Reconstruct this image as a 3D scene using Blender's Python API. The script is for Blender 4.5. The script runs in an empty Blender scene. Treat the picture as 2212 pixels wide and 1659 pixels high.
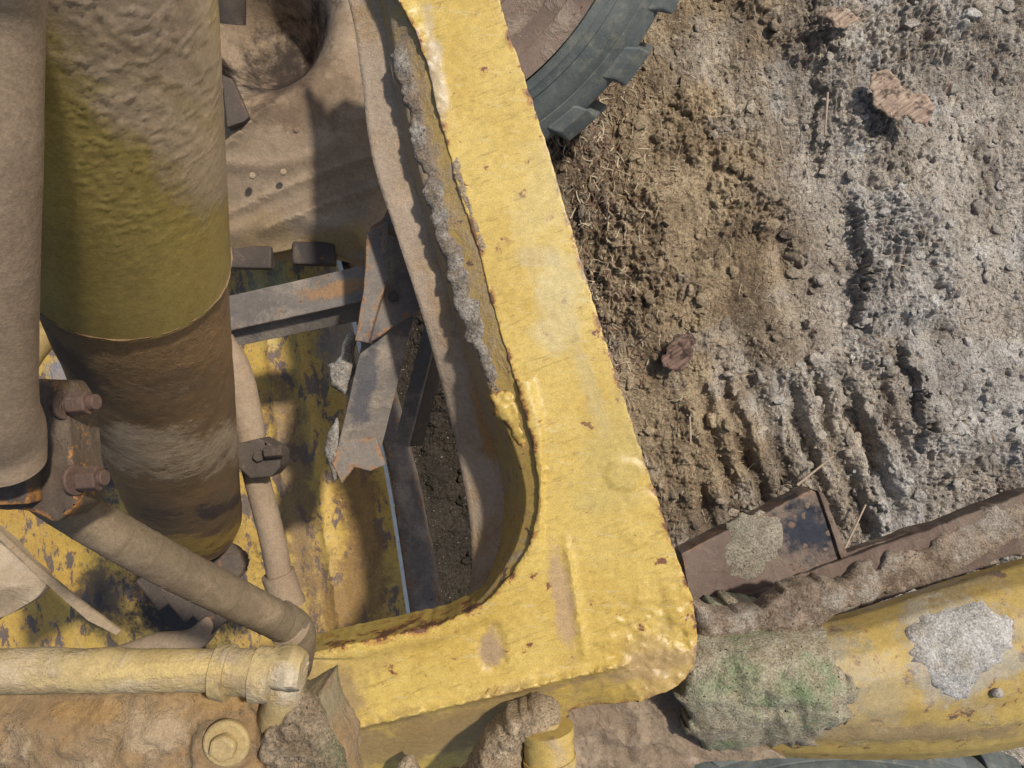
import bpy, bmesh, math, random
import numpy as np
from mathutils import Vector, Matrix, geometry
random.seed(7); rng=np.random.default_rng(7)
sc=bpy.context.scene
H=2.4; K=1.385/2212.0
def W(px,py,d): return Vector(((px-1106)*K*d,(829.5-py)*K*d,H-d))
def Wn(px,py,d): return np.stack([(px-1106)*K*d,(829.5-py)*K*d,H-d+0*px],-1)
# ---------------------------------------------------------------- noise
def hsh(ix,iy,iz,s):
    n=(ix.astype(np.int64)*374761393+iy.astype(np.int64)*668265263+iz.astype(np.int64)*2147483647+s*974711)&0xffffffff
    n=((n^(n>>13))*1274126177)&0xffffffff
    n=((n^(n>>15))*2246822519)&0xffffffff
    return ((n^(n>>16))&0xffffff)/float(0xffffff)
def vn(x,y,z,s=0):
    x=np.asarray(x,float);y=np.asarray(y,float)+0*x;z=np.asarray(z,float)+0*x
    ix=np.floor(x);iy=np.floor(y);iz=np.floor(z)
    fx=x-ix;fy=y-iy;fz=z-iz
    fx=fx*fx*(3-2*fx);fy=fy*fy*(3-2*fy);fz=fz*fz*(3-2*fz)
    r=0
    flat=not np.any(fz)
    for a in (0,1):
        for b in (0,1):
            for c in ((0,) if flat else (0,1)):
                w=(fx if a else 1-fx)*(fy if b else 1-fy)*(fz if c else 1-fz)
                r=r+w*hsh(ix+a,iy+b,iz+c,s)
    return r*2-1
def fbm(x,y,z=0.0,o=4,s=0,g=.5):
    t=0;a=1.;f=1.;n=0;zz=np.any(z)
    for i in range(o):
        t=t+a*vn(np.asarray(x)*f+i*7.3,np.asarray(y)*f+i*3.1,(np.asarray(z)*f+i*1.7) if zz else 0.0,s+i);n+=a;a*=g;f*=2.03
    return t/n
def bil(x,y,o=3,s=0,g=.5):
    t=0;a=1.;f=1.;n=0
    for i in range(o):
        t=t+a*np.abs(vn(x*f+i*7.3,y*f+i*3.1,0.0,s+i));n+=a;a*=g;f*=2.1
    return t/n
def sst(a,b,x):
    t=np.clip((x-a)/(b-a),0,1);return t*t*(3-2*t)
# ---------------------------------------------------------------- materials
class G:
    def __init__(s,name):
        s.m=bpy.data.materials.new(name);s.m.use_nodes=True;s.t=s.m.node_tree;s.N=s.t.nodes
        s.b=s.N['Principled BSDF'];s.tc=s.N.new('ShaderNodeTexCoord').outputs['Object']
    def link(s,a,b): s.t.links.new(a,b)
    def noise(s,scale,detail=6,rough=.55,vec=None,dist=0):
        n=s.N.new('ShaderNodeTexNoise');n.inputs['Scale'].default_value=scale;n.inputs['Detail'].default_value=detail
        n.inputs['Roughness'].default_value=rough;n.inputs['Distortion'].default_value=dist
        s.link(vec or s.tc,n.inputs['Vector']);return n.outputs['Fac']
    def mr(s,v,a,b,c=0,d=1):
        n=s.N.new('ShaderNodeMapRange');n.interpolation_type='SMOOTHSTEP'
        s.link(v,n.inputs[0]);n.inputs[1].default_value=a;n.inputs[2].default_value=b;n.inputs[3].default_value=c;n.inputs[4].default_value=d
        return n.outputs[0]
    def math(s,op,a,b=None):
        n=s.N.new('ShaderNodeMath');n.operation=op
        for i,v in enumerate((a,b)):
            if v is None: continue
            if isinstance(v,(int,float)): n.inputs[i].default_value=v
            else: s.link(v,n.inputs[i])
        return n.outputs[0]
    def mix(s,f,a,b,mode='MIX'):
        n=s.N.new('ShaderNodeMix');n.data_type='RGBA';n.blend_type=mode
        if isinstance(f,(int,float)): n.inputs[0].default_value=f
        else: s.link(f,n.inputs[0])
        for i,v in ((6,a),(7,b)):
            if isinstance(v,tuple): n.inputs[i].default_value=(*v[:3],1)
            else: s.link(v,n.inputs[i])
        return n.outputs[2]
    def mapping(s,loc=(0,0,0),rot=(0,0,0),scale=(1,1,1),kind='TEXTURE',vec=None):
        n=s.N.new('ShaderNodeMapping');n.vector_type=kind
        n.inputs['Location'].default_value=loc;n.inputs['Rotation'].default_value=rot;n.inputs['Scale'].default_value=scale
        s.link(vec or s.tc,n.inputs['Vector']);return n.outputs[0]
    def bump(s,h,strength,dist,prev=None):
        n=s.N.new('ShaderNodeBump');n.inputs['Strength'].default_value=strength;n.inputs['Distance'].default_value=dist
        s.link(h,n.inputs['Height'])
        if prev: s.link(prev,n.inputs['Normal'])
        return n.outputs[0]
TAN=(.33,.235,.145);TAN2=(.40,.30,.19);DARK=(.05,.03,.022);GREY=(.38,.36,.32)
def worn(name,base=(.6,.36,.055),base2=(.5,.27,.035),dust=TAN2,da=.3,ra=.2,patches=(),rough=.45,bump=.5,chip=DARK,halo=(.33,.14,.03),ds=9,stretch=None,grain=1.0,rs=28,metal=0,scr=0,soft=.18,spec=.35,ew=0,ewc=(.15,.07,.035),pb=1.0):
    g=G(name);v=g.tc
    if stretch: v=g.mapping(rot=stretch[0],scale=stretch[1])
    c=g.mix(g.mr(g.noise(5,5,.6),.35,.65),base,base2)
    c=g.mix(g.math('MULTIPLY',g.mr(g.noise(60,3,.6,v),.5,.75),.3),c,tuple(x*.65 for x in base2))
    if scr:
        sv=g.mapping(rot=(0,0,.35),scale=(8,1,8));c=g.mix(g.math('MULTIPLY',g.mr(g.noise(190,4,.7,sv),.56,.68),scr),c,tuple(x*.5 for x in base2))
        sv=g.mapping(loc=(3,3,3),rot=(0,0,-.1),scale=(7,1,7));c=g.mix(g.math('MULTIPLY',g.mr(g.noise(170,4,.7,sv),.57,.70),scr),c,(.56,.46,.26))
        c=g.mix(g.math('MULTIPLY',g.mr(g.noise(22,7,.75),.55,.68),.35),c,tuple(x*.62 for x in base2))
    if ra>0:
        n3=g.noise(rs,7,.68,v,.3);t=.70-.22*ra
        c=g.mix(g.math('MULTIPLY',g.mr(n3,t-.05,t),.6),c,halo)
        c=g.mix(g.mr(n3,t,t+.015),c,chip)
        n4=g.noise(rs*6,3,.6,v);t4=.725-.13*ra
        c=g.mix(g.mr(n4,t4,t4+.03),c,tuple(x*1.3+.02 for x in chip))
    if ew:
        at=g.N.new('ShaderNodeAttribute');at.attribute_name='ew'
        e=g.math('MULTIPLY',g.math('ADD',at.outputs['Fac'],-.15),g.mr(g.noise(38,6,.7),.40,.66));e=g.math('MULTIPLY',e,ew)
        c=g.mix(g.mr(e,.12,.30),c,halo);c=g.mix(g.mr(e,.34,.42),c,ewc)
    nd=g.noise(ds,8,.68,v,.4)
    mid=.87-.60*da
    dm=g.mr(nd,mid-soft/2,mid+soft/2)
    film=g.math('MULTIPLY',g.mr(g.noise(3,4),.3,.8),min(1,da*.7))
    dm=g.math('MAXIMUM',dm,film)
    c=g.mix(dm,c,g.mix(g.noise(14,5,.7),tuple(x*.68 for x in dust),tuple(min(1,x*1.2) for x in dust)))
    ps=None
    if patches:
        pn=g.N.new('ShaderNodeTexNoise');pn.inputs['Scale'].default_value=16;pn.inputs['Detail'].default_value=6;pn.inputs['Roughness'].default_value=.72
        g.link(g.tc,pn.inputs['Vector'])
        sub=g.N.new('ShaderNodeVectorMath');sub.operation='SUBTRACT';g.link(pn.outputs['Color'],sub.inputs[0]);sub.inputs[1].default_value=(.5,.5,.5)
        dk=g.noise(25,5,.7)
    for (cx,cy,d,rx,ry,ang,col,st) in patches:
        p=W(cx,cy,d);k=K*d
        m=g.mapping(loc=p,rot=(0,0,-math.radians(ang)),scale=(rx*k,ry*k,.35))
        ad=g.N.new('ShaderNodeVectorMath');ad.operation='MULTIPLY_ADD';g.link(sub.outputs[0],ad.inputs[0]);ad.inputs[1].default_value=(2.8,2.8,0);g.link(m,ad.inputs[2])
        ln=g.N.new('ShaderNodeVectorMath');ln.operation='LENGTH';g.link(ad.outputs[0],ln.inputs[0])
        f=g.math('MULTIPLY',g.mr(ln.outputs['Value'],1.15,.5),st)
        c=g.mix(f,c,g.mix(dk,tuple(x*.7 for x in col),tuple(min(1,x*1.25) for x in col)))
        ps=f if ps is None else g.math('MAXIMUM',ps,f)
    gr=g.noise(420,3,.7);gr2=g.noise(110,4,.7)
    c=g.mix(1.0,c,g.mix(g.mr(gr,.25,.75),(.80,)*3,(1.15,)*3),'MULTIPLY')
    c=g.mix(1.0,c,g.mix(g.mr(gr2,.3,.7),(.88,)*3,(1.08,)*3),'MULTIPLY')
    g.link(c,g.b.inputs['Base Color'])
    r=g.math('MAXIMUM',g.mr(dm,0,1,rough,.95),g.mr(gr2,.3,.8,rough*.7,rough*1.4));g.link(r,g.b.inputs['Roughness'])
    g.b.inputs['Metallic'].default_value=metal
    g.b.inputs['Specular IOR Level'].default_value=spec
    dmp=g.math('MAXIMUM',dm,g.math('MULTIPLY',ps,pb)) if ps is not None else dm
    w=g.mr(dmp,0,.8,.05,1.0)
    gg=g.math('MULTIPLY',gr,w);g2=g.math('MULTIPLY',gr2,w)
    b=g.bump(gg,bump*.6*grain,.002);b=g.bump(dm,bump*.4,.002,b);b=g.bump(g2,bump*.9,.003,b)
    if ra>0:b=g.bump(g.mr(n3,t-.01,t+.01,1,0),bump*.5,.0012,b)
    g.link(b,g.b.inputs['Normal'])
    return g.m
def dirt(name,a,b,cc=None,speck=(.05,.045,.04),bump=1.0,extra=None,sc_=30):
    g=G(name)
    c=g.mix(g.mr(g.noise(sc_,7,.7),.35,.65),a,b)
    if cc: c=g.mix(g.mr(g.noise(12,7,.7),.48,.66),c,cc)
    if extra: c=g.mix(g.mr(g.noise(9,7,.7,g.mapping(loc=(3,1,2))),.46,.68),c,extra)
    n=g.noise(260,4,.65)
    c=g.mix(g.mr(g.noise(170,3,.5),.66,.70),c,speck)
    c=g.mix(1.0,c,g.mix(g.mr(n,.3,.7),(.6,)*3,(1.28,)*3),'MULTIPLY')
    g.link(c,g.b.inputs['Base Color']);g.b.inputs['Roughness'].default_value=.97;g.b.inputs['Specular IOR Level'].default_value=.15
    bb=g.bump(n,.8*bump,.004);bb=g.bump(g.noise(70,6,.7),bump,.008,bb)
    g.link(bb,g.b.inputs['Normal']);return g.m
# ---------------------------------------------------------------- geometry
def obj(name,me,mat=None,smooth=True,bevel=0,seg=2):
    o=bpy.data.objects.new(name,me);sc.collection.objects.link(o)
    if mat: me.materials.append(mat)
    if smooth:
        for p in me.polygons:p.use_smooth=True
    if bevel:
        m=o.modifiers.new('b','BEVEL');m.width=bevel;m.segments=seg;m.limit_method='ANGLE';m.angle_limit=math.radians(45);m.use_clamp_overlap=False
        w=o.modifiers.new('w','WEIGHTED_NORMAL');w.keep_sharp=True
    return o
def cat(P,n,closed=False):
    P=np.array(P,float);m=len(P)
    if closed: Q=np.vstack([P[-1:],P,P[:2]]);S=m
    else: Q=np.vstack([2*P[:1]-P[1:2],P,2*P[-1:]-P[-2:-1]]);S=m-1
    t=np.linspace(0,S,n,endpoint=not closed);i=np.minimum(t.astype(int),S-1);f=(t-i)[:,None]
    a,b,c,d=Q[i],Q[i+1],Q[i+2],Q[i+3]
    return .5*((2*b)+(-a+c)*f+(2*a-5*b+4*c-d)*f*f+(-a+3*b-3*c+d)*f**3)
def hf(name,poly,d,mat,step=12,smooth=False,jit=0,zfn=None,skirt=.02,bevel=.002,seed=0,fj=38):
    P=np.array(poly,float)
    if smooth: P=cat(P,len(P)*8,True)
    L=[];m=len(P)
    for i in range(m):
        a=P[i];b=P[(i+1)%m];n=max(1,int(np.hypot(*(b-a))/step))
        for j in range(n):L.append(a+(b-a)*j/n)
    B=np.array(L)
    if jit:
        B=B+np.stack([fbm(B[:,0]/fj,B[:,1]/fj,seed,4,seed+1,.65),fbm(B[:,0]/fj,B[:,1]/fj,seed+9,4,seed+5,.65)],-1)*jit
    x0,y0=B.min(0);x1,y1=B.max(0)
    gx,gy=np.meshgrid(np.arange(x0,x1,step),np.arange(y0,y1,step));gx=gx.ravel()+rng.uniform(-.25,.25,gx.size)*step;gy=gy.ravel()+rng.uniform(-.25,.25,gy.size)*step
    ins=np.zeros(gx.size,bool);C=np.roll(B,-1,0)
    dist=np.full(gx.size,1e9)
    for a,b in zip(B,C):
        c=((a[1]>gy)!=(b[1]>gy))
        with np.errstate(divide='ignore',invalid='ignore'):
            xx=(b[0]-a[0])*(gy-a[1])/(b[1]-a[1]+1e-12)+a[0]
        ins^=c&(gx<xx)
        dd=b-a;l=dd@dd+1e-9;t=np.clip(((gx-a[0])*dd[0]+(gy-a[1])*dd[1])/l,0,1)
        dist=np.minimum(dist,np.hypot(gx-a[0]-t*dd[0],gy-a[1]-t*dd[1]))
    k=ins&(dist>.55*step)
    V=[Vector((p[0]/1000,-p[1]/1000)) for p in B]+[Vector((a/1000,-b/1000)) for a,b in zip(gx[k],gy[k])]
    n=len(B)
    r=geometry.delaunay_2d_cdt(V,[(i,(i+1)%n) for i in range(n)],[],1,1e-7)
    v2=np.array([[q[0]*1000,-q[1]*1000] for q in r[0]]);F=[f for f in r[2]]
    alld=np.concatenate([np.zeros(n),dist[k]])
    ed=np.array([alld[o[0]] if len(o) else 0 for o in r[3]])
    D=d(v2[:,0],v2[:,1]) if callable(d) else np.full(len(v2),float(d))
    XYZ=Wn(v2[:,0],v2[:,1],D)
    if zfn is not None: XYZ[:,2]+=zfn(v2[:,0],v2[:,1],ed)
    bm=bmesh.new();lay=bm.verts.layers.float.new('ew');vs=[bm.verts.new(p) for p in XYZ]
    for q,e_ in zip(vs,ed): q[lay]=math.exp(-e_/13)
    for f in F:
        try:bm.faces.new([vs[i] for i in f])
        except ValueError:pass
    if skirt:
        be=[e for e in bm.edges if len(e.link_faces)==1]
        ex=bmesh.ops.extrude_edge_only(bm,edges=be)
        for e in ex['geom']:
            if isinstance(e,bmesh.types.BMVert): e.co.z-=skirt;e[lay]=.3
    bmesh.ops.recalc_face_normals(bm,faces=bm.faces)
    if sum(f.normal.z*f.calc_area() for f in bm.faces)<0: bmesh.ops.reverse_faces(bm,faces=bm.faces)
    me=bpy.data.meshes.new(name);bm.to_mesh(me);bm.free()
    return obj(name,me,mat,True,bevel if skirt else 0)
def crust(name,poly,d,h,mat,step=9,jit=14,seed=0,fr=30,edge=25,skirt=.012,lump=.8):
    def z(x,y,e):
        n=fbm(x/fr,y/fr,0,5,seed,.65)
        n2=bil(x/(fr*.9),y/(fr*.9),3,seed+20,.6);n3=vn(x/(fr*2.6),y/(fr*2.6),0.0,seed+40)
        return h*(np.sqrt(np.clip(e/edge,0,1))*(.55+.55*n+lump*n2+.35*n3))-.001
    return hf(name,poly,d,mat,step,False,jit,z,skirt,0,seed)
def loft(name,curves,mat,n=90,m=6,amp=.002,fr=25,seed=0,close=False):
    C=[cat(c,n) for c in curves]
    rows=[]
    for i in range(len(C)-1):
        for j in range(m): rows.append(C[i]+(C[i+1]-C[i])*j/m)
    rows.append(C[-1]);R=np.array(rows)
    X=Wn(R[...,0],R[...,1],R[...,2])
    nn=fbm(X[...,0]*fr,X[...,1]*fr,X[...,2]*fr,4,seed)
    X[...,2]+=nn*amp;X[...,0]+=nn*amp*.5
    rr,cc=X.shape[:2]
    F=[(i*cc+j,(i+1)*cc+j,(i+1)*cc+j+1,i*cc+j+1) for i in range(rr-1) for j in range(cc-1)]
    me=bpy.data.meshes.new(name);me.from_pydata(X.reshape(-1,3).tolist(),[],F)
    return obj(name,me,mat)
def tube(name,pts,mat,seg=40,n=60,amp=0,fr=40,world=False,seed=0,cap=True):
    A=cat(pts,n) if len(pts)>2 else None
    if len(pts)==2:
        a=Wn(*[np.array([pts[0][i]],float) for i in range(3)])[0];b=Wn(*[np.array([pts[1][i]],float) for i in range(3)])[0]
        t=np.linspace(0,1,n)[:,None];X=a+(b-a)*t;r0=pts[0][3]*K*pts[0][2];r1=pts[1][3]*K*pts[1][2];R=r0+(r1-r0)*t[:,0]
    else:
        X=Wn(A[:,0],A[:,1],A[:,2]);R=A[:,3]*K*A[:,2]
    T=np.gradient(X,axis=0);T/=np.linalg.norm(T,axis=1)[:,None]
    u=np.cross(T[0],[0.3,.1,1]);u/=np.linalg.norm(u);V=[];ang=np.linspace(0,2*math.pi,seg,endpoint=False)
    for i in range(n):
        u=u-T[i]*(u@T[i]);u/=np.linalg.norm(u);w=np.cross(T[i],u)
        dirs=np.cos(ang)[:,None]*u+np.sin(ang)[:,None]*w
        p=X[i]+dirs*R[i]
        if callable(amp): p=p+dirs*amp(p)[:,None]
        elif amp: p=p+dirs*(fbm(p[:,0]*fr,p[:,1]*fr,p[:,2]*fr,5,seed,.6)*amp)[:,None]
        V.append(p)
    V=np.array(V).reshape(-1,3).tolist()
    F=[(i*seg+j,i*seg+(j+1)%seg,(i+1)*seg+(j+1)%seg,(i+1)*seg+j) for i in range(n-1) for j in range(seg)]
    if cap: F+= [tuple(range(seg))[::-1],tuple((n-1)*seg+j for j in range(seg))]
    me=bpy.data.meshes.new(name);me.from_pydata(V,[],F)
    o=obj(name,me,mat);
    me.set_sharp_from_angle(angle=math.radians(60));return o
def frame(d,up):
    z=d.normalized();x=up.cross(z)
    if x.length<1e-4:x=Vector((1,0,0)).cross(z)
    x.normalize();y=z.cross(x);return Matrix((x,y,z)).transposed().to_4x4()
def bar(name,p0,p1,w,h,mat,up=Vector((0,0,1)),off=(0,0),bevel=.002,amp=0,cuts=0):
    d=p1-p0;M=Matrix.Translation(p0)@frame(d,up);L=d.length
    bm=bmesh.new()
    bmesh.ops.create_cube(bm,size=1)
    for v in bm.verts:v.co=Vector((v.co.x*w+off[0],v.co.y*h+off[1],(v.co.z+.5)*L))
    if cuts:
        e=[e for e in bm.edges if abs((e.verts[0].co-e.verts[1].co).z)>L*.5]
        bmesh.ops.subdivide_edges(bm,edges=e,cuts=cuts,use_grid_fill=True)
    bm.transform(M);bmesh.ops.recalc_face_normals(bm,faces=bm.faces)
    if amp:
        c=np.array([v.co[:] for v in bm.verts]);n=fbm(c[:,0]*30,c[:,1]*30,c[:,2]*30,4,3);n2=fbm(c[:,0]*30,c[:,1]*30,c[:,2]*30,4,8)
        for v,a,b in zip(bm.verts,n,n2):v.co+=Vector((a,b,a))*amp
    me=bpy.data.meshes.new(name);bm.to_mesh(me);bm.free()
    return obj(name,me,mat,False,bevel)
def prism(name,c,axis,r,h,n,mat,bevel=.0015,r2=None):
    bm=bmesh.new();bmesh.ops.create_cone(bm,cap_ends=True,segments=n,radius1=r,radius2=r if r2 is None else r2,depth=h)
    bm.transform(Matrix.Translation(c)@frame(axis,Vector((.2,1,.1))))
    me=bpy.data.meshes.new(name);bm.to_mesh(me);bm.free()
    o=obj(name,me,mat,n>10,bevel)
    if n>10: me.set_sharp_from_angle(angle=math.radians(50))
    return o
def blob(name,c,r,mat,sub=4,amp=.3,fr=20,scale=(1,1,1),seed=0):
    bm=bmesh.new();bmesh.ops.create_icosphere(bm,subdivisions=sub,radius=1)
    a=np.array([v.co[:] for v in bm.verts]);n=fbm(a[:,0]*fr/10+c.x*9,a[:,1]*fr/10,a[:,2]*fr/10,5,seed,.6)
    for v,q in zip(bm.verts,n): v.co=Vector([v.co[i]*(1+q*amp)*r*scale[i] for i in range(3)])+c
    me=bpy.data.meshes.new(name);bm.to_mesh(me);bm.free();return obj(name,me,mat)
def grp(name,kids):
    e=bpy.data.objects.new(name,None);e.empty_display_size=.1;sc.collection.objects.link(e)
    for k in kids:k.parent=e
    return e
# ================================================================ GROUND
def axis_(a,b,step,far):
    core=np.arange(a,b,step);o=[];s=step;x=0
    while x<far: s*=1.35;x+=s;o.append(x)
    o=np.array(o);return np.concatenate([(core[0]-o)[::-1],core,core[-1]+o])
gx=axis_(-.35,1.76,.0028,600);gy=axis_(-1.3,1.3,.0028,600)
X,Y=np.meshgrid(gx,gy)
PX=X/(K*H)+1106;PY=829.5-Y/(K*H)
ca,sa=math.cos(.2),math.sin(.2)
U=X*ca+Y*sa;Vv=-X*sa+Y*ca
near=np.exp(-np.maximum(0,np.hypot(X-.7,Y)-2)/1.5)
m=sst(1470,1560,PX)*sst(2010,1900,PX)*sst(780,880,PY)*sst(1220,1120,PY)
Z=.022*fbm(X*2.2,Y*2.2,0,3,1)+.030*fbm(U*8,Vv*2.4,0,4,11)
clump=np.clip(.55+1.7*fbm(X*5+3,Y*3.5,0,4,131),.12,1.15)*(1-.55*m)
wx=X+.012*fbm(X*25,Y*25,0,2,301);wy=Y+.012*fbm(X*25,Y*25,0,2,302)
B1=bil(wx*16,wy*13,3,201,.6);B2=bil(wx*42,wy*38,3,211,.6);B3=bil(wx*105,wy*105,2,221)
Z+=clump*(.044*B1+.026*B2)+(.4+.6*clump)*.012*B3
ph=(PX-.32*PY+16*fbm(PX/70,PY/70,0,3,6))/66*2*math.pi
rg=np.clip(np.sin(ph)*1.3+.45*fbm(PX/22,PY/50,0,4,19),-1,1)
Z+=m*.028*np.sign(rg)*np.abs(rg)**.7*np.clip(.75+.9*fbm(PX/70,PY/100,0,3,8),.2,1.2)
def slab(lo,hi,edge,h,seed,wd=330):
    e=edge+34*fbm(PY/70,PX/90,0,5,seed,.62)+34*fbm(PY/22,PX/22,0,4,seed+3,.6)
    return h*sst(-4,9,PX-e)*sst(lo-30,lo+50,PY)*sst(hi+40,hi-40,PY)*sst(wd,wd*.5,PX-e)
S1=slab(420,700,1835+(PY-420)*.18,1,41,230);S2=slab(740,980,1960+(PY-760)*.2,1,55);S3=slab(60,380,1770,1,61,160);S4=slab(960,1150,1880,1,66,150)
Z+=.046*S1+.050*S2+.024*S3+.030*S4
Z-=.035*sst(1420,1280,PX)*sst(1000,500,PY)
Zc=np.zeros_like(Z)
N=11000
rs=.0045*(rng.pareto(2.0,N)+1);rs=np.clip(rs,.0045,.034)
cx=rng.uniform(-.3,1.72,N);cy=rng.uniform(-1.28,1.28,N)
dens=fbm(cx*5+3,cy*3.5,0,3,131)
for x,y,r,q in zip(cx,cy,rs,dens):
    if q<0 and random.random()<.7: continue
    i0,i1=np.searchsorted(gx,[x-r*1.5,x+r*1.5]);j0,j1=np.searchsorted(gy,[y-r*1.5,y+r*1.5])
    if i1-i0<2 or j1-j0<2: continue
    a=X[j0:j1,i0:i1]-x;b=Y[j0:j1,i0:i1]-y;an=random.uniform(0,3.14);s1=random.uniform(.7,1.25)
    a2=(a*math.cos(an)+b*math.sin(an))*s1;b2=(-a*math.sin(an)+b*math.cos(an))/s1
    th=np.arctan2(b2,a2);rr=r*(1+.2*np.sin(3*th+an*5)+.16*np.sin(5*th+an*9)+.1*np.sin(8*th+an*3))
    h=np.clip(1-(np.hypot(a2,b2)/rr)**2,0,1)**.35*r*random.uniform(.35,.8)*(1+.4*np.sin(a/r*2.5+an)*np.sin(b/r*3))
    Zc[j0:j1,i0:i1]=np.maximum(Zc[j0:j1,i0:i1],h)
Z=Z+Zc*.9
Z*=near;Z-=.035
grey=sst(1520,1980,PX+330*fbm(X*3,Y*3,0,4,91))*.7
grey=np.clip(grey+.8*(S1+S2)+.4*S4+.4*sst(.1,.5,fbm(X*7,Y*7,0,4,92)),0,1)
wood=sst(1480,1250,PX+120*fbm(X*6,Y*6,0,3,14))*sst(900,500,PY)
v=np.clip(.55+.9*fbm(X*9,Y*9,0,6,21,.65),0,1)[...,None]
brown=np.array([.24,.168,.10])*(1-v)+np.array([.51,.39,.24])*v
gr_=np.array([.33,.29,.24])*(1-v)+np.array([.62,.57,.50])*v
col=brown*(1-grey[...,None])+gr_*grey[...,None]
dk=np.array([.095,.062,.04])
w_=(wood*np.clip(.40+1.1*fbm(U*30,Vv*8,0,4,31),0,1))[...,None]*.8;col=col*(1-w_)+dk*w_
damp=(sst(.02,.34,fbm(U*10,Vv*3.2,0,6,71,.65))*.55*(1-.5*grey))[...,None];col=col*(1-damp)+np.array([.13,.094,.064])*damp
cre_shade=np.clip(1-(B1*.5+B2*.5)*3.4,0,1)*clump+.5*np.clip(1-B3*5,0,1)+m*np.clip(-rg-.2,0,1)*.7
cre_shade=np.clip(cre_shade,0,1)[...,None]*.55;col=col*(1-cre_shade)+np.array([.066,.047,.033])*cre_shade  # crevice shade painted into the soil colour along creases and ruts
und_shade=sst(1150,1060,PX)[...,None]*.9;col=col*(1-und_shade)+np.array([.03,.026,.022])*und_shade  # shade under the machine, painted into the ground colour
ny,nx=X.shape
me=bpy.data.meshes.new('ground')
co=np.stack([X,Y,Z],-1).reshape(-1,3).astype(np.float32)
idx=np.arange(nx*ny).reshape(ny,nx);q=np.stack([idx[:-1,:-1],idx[:-1,1:],idx[1:,1:],idx[1:,:-1]],-1).reshape(-1,4).astype(np.int32)
me.vertices.add(len(co));me.vertices.foreach_set('co',co.ravel())
me.loops.add(q.size);me.loops.foreach_set('vertex_index',q.ravel())
me.polygons.add(len(q));me.polygons.foreach_set('loop_start',np.arange(0,q.size,4,dtype=np.int32));me.polygons.foreach_set('loop_total',np.full(len(q),4,np.int32))
me.update();me.validate()
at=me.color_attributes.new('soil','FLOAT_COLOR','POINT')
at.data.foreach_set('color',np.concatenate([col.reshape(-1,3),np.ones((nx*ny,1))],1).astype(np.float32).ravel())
g=G('soil');a=g.N.new('ShaderNodeVertexColor');a.layer_name='soil'
n=g.noise(330,4,.7);n2=g.noise(90,5,.7)
c=g.mix(1.0,a.outputs[0],g.mix(g.mr(n,.3,.7),(.55,)*3,(1.42,)*3),'MULTIPLY')
c=g.mix(1.0,c,g.mix(g.mr(n2,.3,.7),(.70,)*3,(1.25,)*3),'MULTIPLY')
c=g.mix(g.mr(g.noise(140,3,.5),.69,.72),c,(.58,.50,.38));c=g.mix(g.mr(g.noise(120,3,.5,g.mapping(loc=(5,2,1))),.67,.71),c,(.03,.022,.016))
g.link(c,g.b.inputs['Base Color']);g.b.inputs['Roughness'].default_value=.97;g.b.inputs['Specular IOR Level'].default_value=.12
vo=g.N.new('ShaderNodeTexVoronoi');vo.inputs['Scale'].default_value=170;g.link(g.tc,vo.inputs['Vector'])
b=g.bump(n,1.0,.005);b=g.bump(n2,.9,.010,b);b=g.bump(g.math('SUBTRACT',1.0,vo.outputs['Distance']),.5,.004,b);g.link(b,g.b.inputs['Normal'])
soilm=g.m
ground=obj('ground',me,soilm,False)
def gi(x,y):
    i=min(max(np.searchsorted(gx,x),0),nx-1);j=min(max(np.searchsorted(gy,y),0),ny-1);return j,i
def gz(x,y): return Z[gi(x,y)]
def scatter_clods(name,n):
    V=[];F=[];CC=[]
    bm=bmesh.new();bmesh.ops.create_icosphere(bm,subdivisions=3,radius=1);bv=np.array([v.co[:] for v in bm.verts]);bf=[[v.index for v in f.verts] for f in bm.faces];bm.free()
    for k in range(n):
        px=random.uniform(1180,2250);py=random.uniform(-30,1300)
        x,y=(px-1106)*K*H,(829.5-py)*K*H
        r=min(.0028*(random.paretovariate(1.9)),.018)
        s=np.array([random.uniform(.6,1.4),random.uniform(.6,1.4),random.uniform(.45,.8)])
        nn=fbm(bv[:,0]*1.5+k*3.1,bv[:,1]*1.5,bv[:,2]*1.5,4,3,.7)
        p=bv.copy()
        for _ in range(6):
            nrm=rng.normal(size=3);nrm/=np.linalg.norm(nrm);dd=p@nrm-random.uniform(.45,.8);p=p-np.clip(dd,0,None)[:,None]*nrm
        p=p*(1+.5*nn[:,None])*s*r*1.25+np.array([x,y,gz(x,y)+r*.2])
        o=len(V);V+=p.tolist();F+=[[a+o for a in f] for f in bf]
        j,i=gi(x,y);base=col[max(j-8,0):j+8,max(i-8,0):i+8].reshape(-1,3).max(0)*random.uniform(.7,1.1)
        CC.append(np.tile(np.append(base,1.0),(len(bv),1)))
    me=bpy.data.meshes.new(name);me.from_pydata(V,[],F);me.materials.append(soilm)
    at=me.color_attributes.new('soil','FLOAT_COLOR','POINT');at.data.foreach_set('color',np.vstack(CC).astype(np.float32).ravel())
    return obj(name,me)
scatter_clods('dirt_clods',2400)
def plain(name,c,r=.9,sc_=90):
    g=G(name);g.link(g.mix(g.noise(sc_,4,.6),tuple(x*.6 for x in c),tuple(x*1.3 for x in c)),g.b.inputs['Base Color']);g.b.inputs['Roughness'].default_value=r;return g.m
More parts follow.
